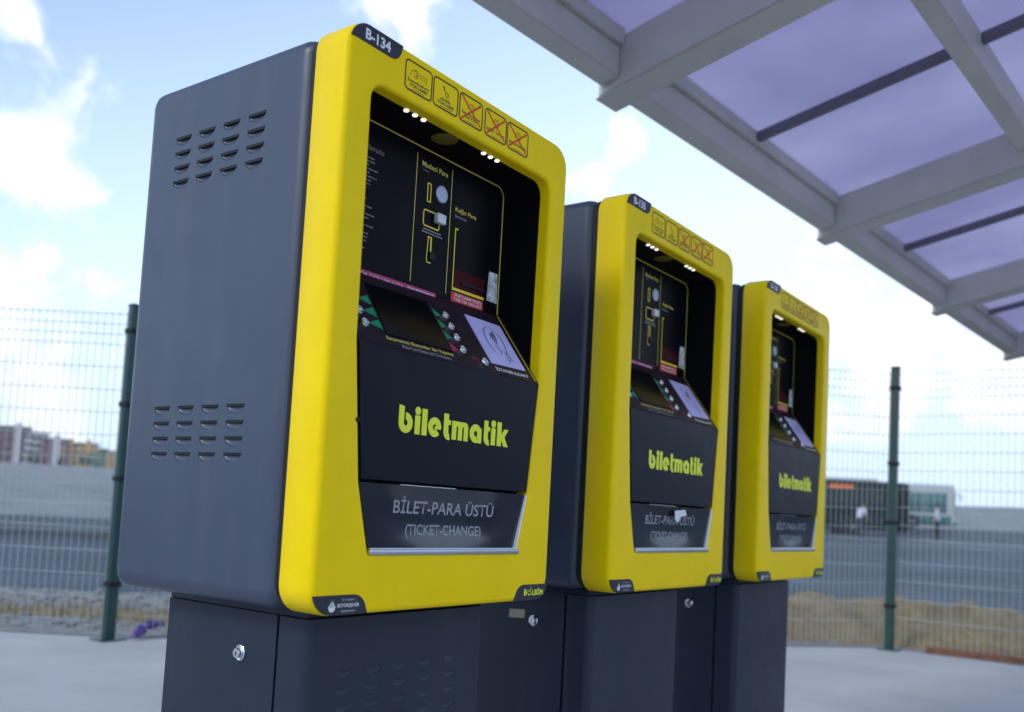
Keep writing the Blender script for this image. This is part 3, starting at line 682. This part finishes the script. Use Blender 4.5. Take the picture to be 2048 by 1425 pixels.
        while x < cx + .016: w = rn.uniform(.002, .005); flat(bm, [(x, .9622), (x + w, .9622), (x + w, .9634), (x, .9634)], yi, fz); x += w + .001
        build('fine_print', bm, INK, ic)
        if cross:
            bm = bmesh.new(); strip(bm, [(a + .006, 1.0095), (b - .006, .9645)], .0036, -.0013, fz); strip(bm, [(b - .007, 1.0085), (a + .007, .9625)], .0038, -.0015, fz); build('red_cross', bm, REDP, ic)
    # --- pedestal: wrap-round front piece, side panels behind a shadow gap
    ped = None
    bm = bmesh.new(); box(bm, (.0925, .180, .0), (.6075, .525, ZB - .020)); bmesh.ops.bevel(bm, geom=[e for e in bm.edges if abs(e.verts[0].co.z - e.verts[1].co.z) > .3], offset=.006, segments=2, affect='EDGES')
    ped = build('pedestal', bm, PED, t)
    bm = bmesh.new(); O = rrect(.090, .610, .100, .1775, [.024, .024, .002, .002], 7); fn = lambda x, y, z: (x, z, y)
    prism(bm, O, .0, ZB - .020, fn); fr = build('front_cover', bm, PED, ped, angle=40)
    global PLAIN; PLAIN = fr.data.copy()
    cb = bmesh.new()
    for i in range(5):
        for j in range(11):
            xc = .188 + .0765 * i; zt = ZB - .118 - j * .0315
            mt = Matrix.Translation((xc, .100, zt)) @ Matrix.Diagonal((.0215, .0045, .0150, 1))
            vv = bmesh.ops.create_uvsphere(cb, u_segments=16, v_segments=8, radius=1, matrix=mt)['verts']
            bmesh.ops.bisect_plane(cb, geom=vv + list({e for v in vv for e in v.link_edges}) + list({f for v in vv for f in v.link_faces}), plane_co=(xc, .1, zt), plane_no=(0, 0, 1), clear_outer=True)
    bmesh.ops.holes_fill(cb, edges=[e for e in cb.edges if e.is_boundary], sides=0)
    cut = build('cut', cb, PED); md = fr.modifiers.new('b', 'BOOLEAN'); md.operation = 'DIFFERENCE'; md.object = cut; md.solver = 'EXACT'; reshade(fr); bpy.data.objects.remove(cut)
    obox('shadow_gap', (.098, .170, .0), (.602, .186, ZB - .0215), RUBBER, ped)
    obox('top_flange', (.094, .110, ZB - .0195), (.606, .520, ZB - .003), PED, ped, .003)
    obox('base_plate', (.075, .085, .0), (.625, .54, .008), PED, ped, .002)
    # side lock
    bm = bmesh.new(); c = (.0925, .2825, ZB - .1005)
    lathe(bm, [(.0150, 0), (.0150, .0035), (.0130, .0048), (.0112, .0040), (.0098, .0030), (.0096, .0110), (.0088, .0120), (.0006, .0122)], c, (-1, 0, 0), 30); lkx = build('lock', bm, CHROME, ped)
    bm = bmesh.new(); lathe(bm, [(.0020, 0), (.0020, .0004)], (.0805, .2825, ZB - .0990), (-1, 0, 0), 12); box(bm, (.0800, .2815, ZB - .1055), (.0803, .2835, ZB - .0995)); build('keyhole', bm, INK, lkx)
    return t
mat_dim_mag = mat('dim_magenta', (.10, .006, .03), .5)
mach = make_machine()
number = [o for o in mach.children if o.name.startswith('number_plate')][0]
machines = [mach]
for k, x in ((1, .975), (2, 1.9526)):
    c = copy_tree(mach); c.location = (x, 0, 0); machines.append(c)
LBL = ['nearest and largest ticket machine, numbered B-134, louvred slate side in view',
       'middle ticket machine, numbered B-135, between its two twins',
       'farthest and smallest ticket machine, numbered B-136, nearest the dark fence post']
for mc in machines[1:]:      # the other two pedestals have plain front covers
    pd = [o for o in mc.children if o.name.startswith('pedestal')][0]; [o for o in pd.children if o.name.startswith('front_cover')][0].data = PLAIN
for k, mc in enumerate(machines):
    mc['label'] = LBL[k]
    npz = [o for o in mc.children if o.name.startswith('number_plate')][0]
    textmesh('lettering', 'B-13%d' % (4 + k), (.038, .101, 1.0030, 1.0230), -.0012, WHITE, npz, fz, .03)
ped2 = [o for o in machines[1].children if o.name.startswith('pedestal')][0]
bm = bmesh.new(); prism(bm, [(.314, -.098), (.366, -.101), (.366, -.078), (.314, -.075)], .0, .0008, lambda x, y, z: (.0918 + y, x, z + ZB)); stk = build('paper_sticker', bm, BEIGE, ped2); stk['label'] = 'small beige paper sticker beside the lock'

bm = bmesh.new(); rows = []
PATCH = [(1.3217, .2178), (1.3947, .2230), (1.4028, .2061), (1.3582, .2020), (1.3403, .1861), (1.3178, .1926)]  # outline of a pale angular patch on the middle machine's flap
prism(bm, PATCH, -.004, -.0032, lambda x, y, z: (x, y + (x - 1.32) * .04 + (z - .2) * .12, z + ZB))
tag(build('white_patch', bm, MATS['pale_plastic'], smooth=False), 'small white angular patch on the flap of the middle machine', 'ticket')
# ------------------------------------------------------------------ small litter by the fence
bm = bmesh.new(); rr_ = random.Random(2); A, B = Vector((2.56, 4.50)), Vector((2.88, 4.68)); rings = []
for i in range(15):
    s = i / 14; p = A.lerp(B, s); w = .010 + .020 * abs(math.sin(s * 7)); ring = []
    for k in range(9):
        a = 2 * PI * k / 9; q = w * rr_.uniform(.6, 1.35); ring.append((p.x + q * math.cos(a) * .55, p.y - q * math.cos(a), .03 + .03 * math.sin(s * 3.1) + .04 * s + q * math.sin(a)))
    rings.append(ring)
loft(bm, rings, True, True)
tag(build('plastic_wrap', bm, PURP, angle=60), 'crumpled purple plastic wrap lying at the foot of the fence', 'litter')
bm = bmesh.new(); A, B = Vector((7.40, .62)), Vector((7.62, -2.2)); d = (B - A).normalized(); n = Vector((-d.y, d.x)); rings = []
for i in range(16):
    s = i / 15; p = A.lerp(B, s) + n * .015 * math.sin(s * 9); hz_ = .055 + .006 * math.sin(s * 13)
    rings.append([(p.x - n.x * .07, p.y - n.y * .07, .0), (p.x + n.x * .07, p.y + n.y * .07, .0), (p.x + n.x * .068, p.y + n.y * .068, hz_), (p.x - n.x * .068, p.y - n.y * .068, hz_)])
loft(bm, rings, True, True)
tag(build('wooden_plank', bm, WOOD, angle=25), 'long weathered brown plank lying on the ground outside the right fence', 'plank')

# ------------------------------------------------------------------ buses
def make_bus(name, loc, rz, body_m, lower_m, glass_m, label, L=12.0, display=True, opened=False):
    t = root(name, loc, label, 'bus', None, rz); Wd, Hh = 2.5, 3.05
    def sect(i):   # cross-section in (y, z)
        return rrect(-Wd / 2 + i, Wd / 2 - i, .32 + i * .3, Hh - i, [.08, .08, .28, .28], 5)
    bm = bmesh.new(); rings = []
    for x, i in ((0, .22), (.08, .08), (.25, .0), (L - .25, 0), (L - .08, .08), (L, .22)): rings.append([(x, y, z) for y, z in sect(i)])
    loft(bm, rings, True, True); body = build('body', bm, body_m, t, angle=35)
    obox('skirt', (.3, -Wd / 2 - .012, .30), (L - .3, Wd / 2 + .012, .95), lower_m, body, .01)
    if not display: obox('roof_unit', (L * .4, -.8, Hh - .02), (L * .72, .8, Hh + .22), body_m, t, .08, 3)
    for sgn in (-1, 1):
        x = .55
        while x < L - 1.9:
            w = 1.35; obox('side_window', (x, sgn * (Wd / 2) - .012, 1.15), (x + w, sgn * (Wd / 2) + .012, 2.45), glass_m, t, .03); x += w + .07
        for xw in (2.7, L - 3.2):
            bm = bmesh.new(); yo = sgn * (Wd / 2 - .12)
            lathe(bm, [(.30, -.14), (.47, -.14), (.50, -.08), (.50, .10), (.46, .155), (.32, .155)], (xw, yo, .49), (0, sgn, 0), 24); wh = build('wheel', bm, TYRE, t)
            bm = bmesh.new(); lathe(bm, [(.29, .10), (.30, .150), (.20, .115), (.09, .13), (.07, .17), (.01, .17)], (xw, yo, .49), (0, sgn, 0), 20); build('rim', bm, STEEL, wh)
    # front is at x = 0
    obox('windscreen', (-.02, -1.08, 1.05), (.10, 1.08, 2.45), glass_m, t, .05)
    obox('destination_display', (-.015, -.85, 2.52), (.12, .85, 2.80), AMBER if display else glass_m, t, .02)
    if display: obox('side_display', (L - 4.55, -Wd / 2 - .02, 2.56), (L - 3.2, -Wd / 2 + .02, 2.76), AMBER, t, .01)
    for s in (-1, 1):
        obox('headlight', (-.02, s * .95 - .18, .62), (.12, s * .95 + .18, .82), LAMP, t, .04)
        bm = bmesh.new(); box(bm, (-.28, s * 1.30 - .04, 1.95), (-.20, s * 1.30 + .10, 2.40)); box(bm, (-.24, s * 1.10, 2.38), (.05, s * 1.34, 2.43)); build('mirror', bm, RUBBER, t)
    obox('front_bumper', (-.05, -1.22, .32), (.18, 1.22, .58), lower_m, t, .05)
    for xd in (1.25, L * .52):
        dr_ = obox('door', (xd - 1.05 if xd < 2 else xd, -Wd / 2 - (.35 if opened and xd < 2 else .018), .38), (xd if xd < 2 else xd + 1.2, -Wd / 2 - (.25 if opened and xd < 2 else -.02), 2.5), GLASS, t, .02)
    return t
bz = T(53, 13)
d1 = Vector((54.64 - 52.08, 12.16 - 15.69)).normalized()
# far end of the dark bus is hidden behind the third machine; its visible end is on the right
e = Vector((54.7, 12.1)); ang = math.atan2(-d1.y, -d1.x)
make_bus('parked_bus', (e.x - d1.x * 12, e.y - d1.y * 12, bz + .0), math.atan2(d1.y, d1.x), BUSD, BUSD, GLASS, 'dark bus with an amber display, just right of the third ticket machine')
make_bus('parked_bus', (67.3, 11.9, T(67, 12) + .1), math.radians(112), BUSW, BUSG, TGLASS, 'white and teal bus, door open, right of the tall fence post', display=False, opened=True)

# ------------------------------------------------------------------ people
def person(loc, rz, label, bend=0.0, sc=1.0):
    t = root('person', loc, label, 'person', None, rz); t.scale = (1.1, 1.1, 1.1)
    J = {'pel': (0, 0, .95), 'bel': (.01, 0, 1.10), 'che': (.03 + bend * .25, 0, 1.34 - bend * .08), 'nek': (.02 + bend * .42, 0, 1.50 - bend * .14), 'hd0': (.03 + bend * .50, 0, 1.60 - bend * .17), 'hd1': (.04 + bend * .58, 0, 1.70 - bend * .20)}
    E_ = [('pel', 'bel'), ('bel', 'che'), ('che', 'nek'), ('nek', 'hd0'), ('hd0', 'hd1')]
    RD = {'pel': .135, 'bel': .13, 'che': .15, 'nek': .055, 'hd0': .085, 'hd1': .09}
    for s, sd_ in ((-1, 'r'), (1, 'l')):
        c = J['che']
        J.update({'sh' + sd_: (c[0], s * .17, c[2] + .08), 'el' + sd_: (c[0] + .02, s * .25, c[2] - .20), 'wr' + sd_: (c[0] + .14, s * .24, c[2] - .42), 'ha' + sd_: (c[0] + .17, s * .23, c[2] - .50),
                  'hi' + sd_: (0, s * .09, .90), 'kn' + sd_: (.03 + .05 * s, s * .10, .50), 'an' + sd_: (-.02 + .05 * s, s * .11, .10), 'to' + sd_: (.13 + .05 * s, s * .12, .04)})
        E_ += [('che', 'sh' + sd_), ('sh' + sd_, 'el' + sd_), ('el' + sd_, 'wr' + sd_), ('wr' + sd_, 'ha' + sd_), ('pel', 'hi' + sd_), ('hi' + sd_, 'kn' + sd_), ('kn' + sd_, 'an' + sd_), ('an' + sd_, 'to' + sd_)]
        RD.update({'sh' + sd_: .065, 'el' + sd_: .048, 'wr' + sd_: .032, 'ha' + sd_: .04, 'hi' + sd_: .10, 'kn' + sd_: .062, 'an' + sd_: .045, 'to' + sd_: .04})
    ks = list(J); me = bpy.data.meshes.new('body'); me.from_pydata([J[k] for k in ks], [(ks.index(a), ks.index(b)) for a, b in E_], [])
    o = link('body', me, t); o.modifiers.new('s', 'SKIN')
    sv = me.skin_vertices[0].data
    for i, k in enumerate(ks): sv[i].radius = (RD[k], RD[k]); sv[i].use_root = (k == 'pel')
    ss = o.modifiers.new('ss', 'SUBSURF'); ss.levels = 2; ss.render_levels = 2
    apply_mods(o); me = o.data
    for m_ in (SHIRT, TROU, SKIN, TYRE): me.materials.append(m_)
    for p in me.polygons:
        c = p.center; p.use_smooth = True
        p.material_index = 3 if c.z < .09 else 1 if c.z < .98 and abs(c.y) < .215 else 2 if c.z > J['nek'][2] + .01 or (c.z < J['che'][2] - .22 and abs(c.y) > .2) else 0
    bm = bmesh.new(); h = Vector(J['hd1']); bmesh.ops.create_uvsphere(bm, u_segments=16, v_segments=10, radius=.105, matrix=Matrix.Translation(h + Vector((-.012, 0, .012))) @ Matrix.Diagonal((1, .92, 1.0, 1)))
    bmesh.ops.bisect_plane(bm, geom=list(bm.verts) + list(bm.edges) + list(bm.faces), plane_co=h + Vector((0, 0, .005)), plane_no=(.5, 0, -1), clear_outer=True)
    build('hair', bm, HAIR, t, angle=70)
    return t
person((50.54, 13.25, T(50.5, 13.2)), math.radians(-20), 'person in a white shirt stooping in front of the dark bus', bend=.55)
person((53.0, 9.85, T(53, 9.85)), math.radians(100), 'person in a pale shirt and dark trousers walking by the white bus', bend=.05)

# ------------------------------------------------------------------ far housing blocks and bushes on the left
def block(name, c, w, h, dpt, m, label, n=4, cols=4, m2=None, az=None):
    c = Vector(c); rz = math.atan2(c.y + 1.2, c.x + 1.1) - PI / 2
    t = root(name, (c.x, c.y, T(c.x, c.y) - .6), label, 'apartment block', 'far apartment blocks', rz); h += .6
    obox('wall', (-w / 2, 0, 0), (w / 2, dpt, h), m, t)
    obox('roof', (-w / 2 - .4, -.5, h), (w / 2 + .4, dpt + .4, h + .45), ROOF, t)
    if m2: obox('stair_tower', (-w * .12, -.9, 0), (w * .12, .05, h + 1.4), m2, t)
    fh = (h - 1.2) / n; me0 = None
    for i in range(n):
        for j in range(cols):
            x = -w / 2 + w * (j + .5) / cols
            if m2 and abs(x) < w * .14: continue
            if me0 is None: o = obox('window', (-.75, -.06, 0), (.75, .03, fh * .5), GLASS, t); me0 = o.data; bme = None
            else: o = link('window', me0, t)
            o.location = (x, 0, 1.2 + fh * i + fh * .2)
            if j in (0, cols - 1):
                if bme is None: o = obox('balcony', (-1.0, -1.1, -.1), (1.0, -.02, .75), m, t); bme = o.data
                else: o = link('balcony', bme, t)
                o.location = (x, 0, 1.2 + fh * i - .1)
    return t
BL = [((133.5, 289.5), 9, 11.2, BM, 'maroon apartment block at the far left edge of the photo', None),
      ((137.6, 284.0), 6.8, 11.2, BM, 'maroon and white apartment block second from the left edge', BW),
      ((141.0, 279.5), 6, 9.6, BW, 'pale apartment block between two maroon blocks', None),
      ((144.6, 274.6), 8.6, 8.2, BM, 'maroon apartment block with pale tower next to the yellow houses', BW),
      ((148.3, 273.5), 5.4, 7.4, BY, 'yellow apartment block beside the maroon ones', BO),
      ((151.2, 268.5), 5.2, 7.4, BY, 'yellow and orange apartment block in the middle of the yellow group', BO),
      ((154.0, 266.5), 3.2, 6.0, BG, 'small green apartment block among the yellow ones', None),
      ((157.3, 262.5), 6.2, 5.4, BO, 'orange apartment block nearest the left fence post', BW)]
for c, w, h, m_, lb, m2 in BL: block('apartment_block', c, w, h, 9, m_, lb, m2=m2)
def bush(c, s, label):
    x, y = c; t = root('bush', (x, y, T(x, y)), label, 'bush', 'bushes before the far apartment blocks'); rb_ = random.Random(int(x * 10))
    bm = bmesh.new(); lathe(bm, [(.16 * s, 0), (.10 * s, .9 * s), (.05 * s, 1.5 * s)], (0, 0, 0), (0, 0, 1), 8)
    build('trunk', bm, TRUNK, t); bm = bmesh.new()
    cl = [(Vector((rb_.gauss(0, .6), rb_.gauss(0, .6), rb_.uniform(.8, 2.2))) * s, rb_.uniform(.4, .75) * s) for _ in range(12)]
    for _ in range(1100):
        q, rd = rb_.choice(cl); v = Vector((rb_.gauss(0, 1), rb_.gauss(0, 1), rb_.gauss(0, 1))).normalized() * rd * rb_.uniform(.6, 1.05) + q
        a = Vector((rb_.gauss(0, 1), rb_.gauss(0, 1), rb_.gauss(0, 1))).normalized() * .13 * s; b = a.orthogonal().normalized() * .09 * s
        bm.faces.new([bm.verts.new(v - a), bm.verts.new(v + b), bm.verts.new(v + a), bm.verts.new(v - b)])
    build('crown', bm, LEAF, t, smooth=False)
bush((132.0, 262.0), 1.5, 'dark bush below the pale apartment block'); bush((141.5, 252.5), 1.7, 'dark bush below the yellow apartment block'); bush((137.0, 258.0), 1.1, 'small bush between the two larger ones')

# ------------------------------------------------------------------ thin bright haze over the far yard and the hill
HZ = bpy.data.materials.new('haze'); HZ.use_nodes = True; nt = HZ.node_tree
for n in list(nt.nodes): nt.nodes.remove(n)
o_ = nt.nodes.new('ShaderNodeOutputMaterial'); v_ = nt.nodes.new('ShaderNodeVolumePrincipled'); v_.inputs['Color'].default_value = (.95, .96, .98, 1); v_.inputs['Density'].default_value = .0006
nt.links.new(v_.outputs[0], o_.inputs['Volume'])
tag(obox('haze', (-420, -560, -2.0), (560, 560, 26), HZ), kind='stuff')
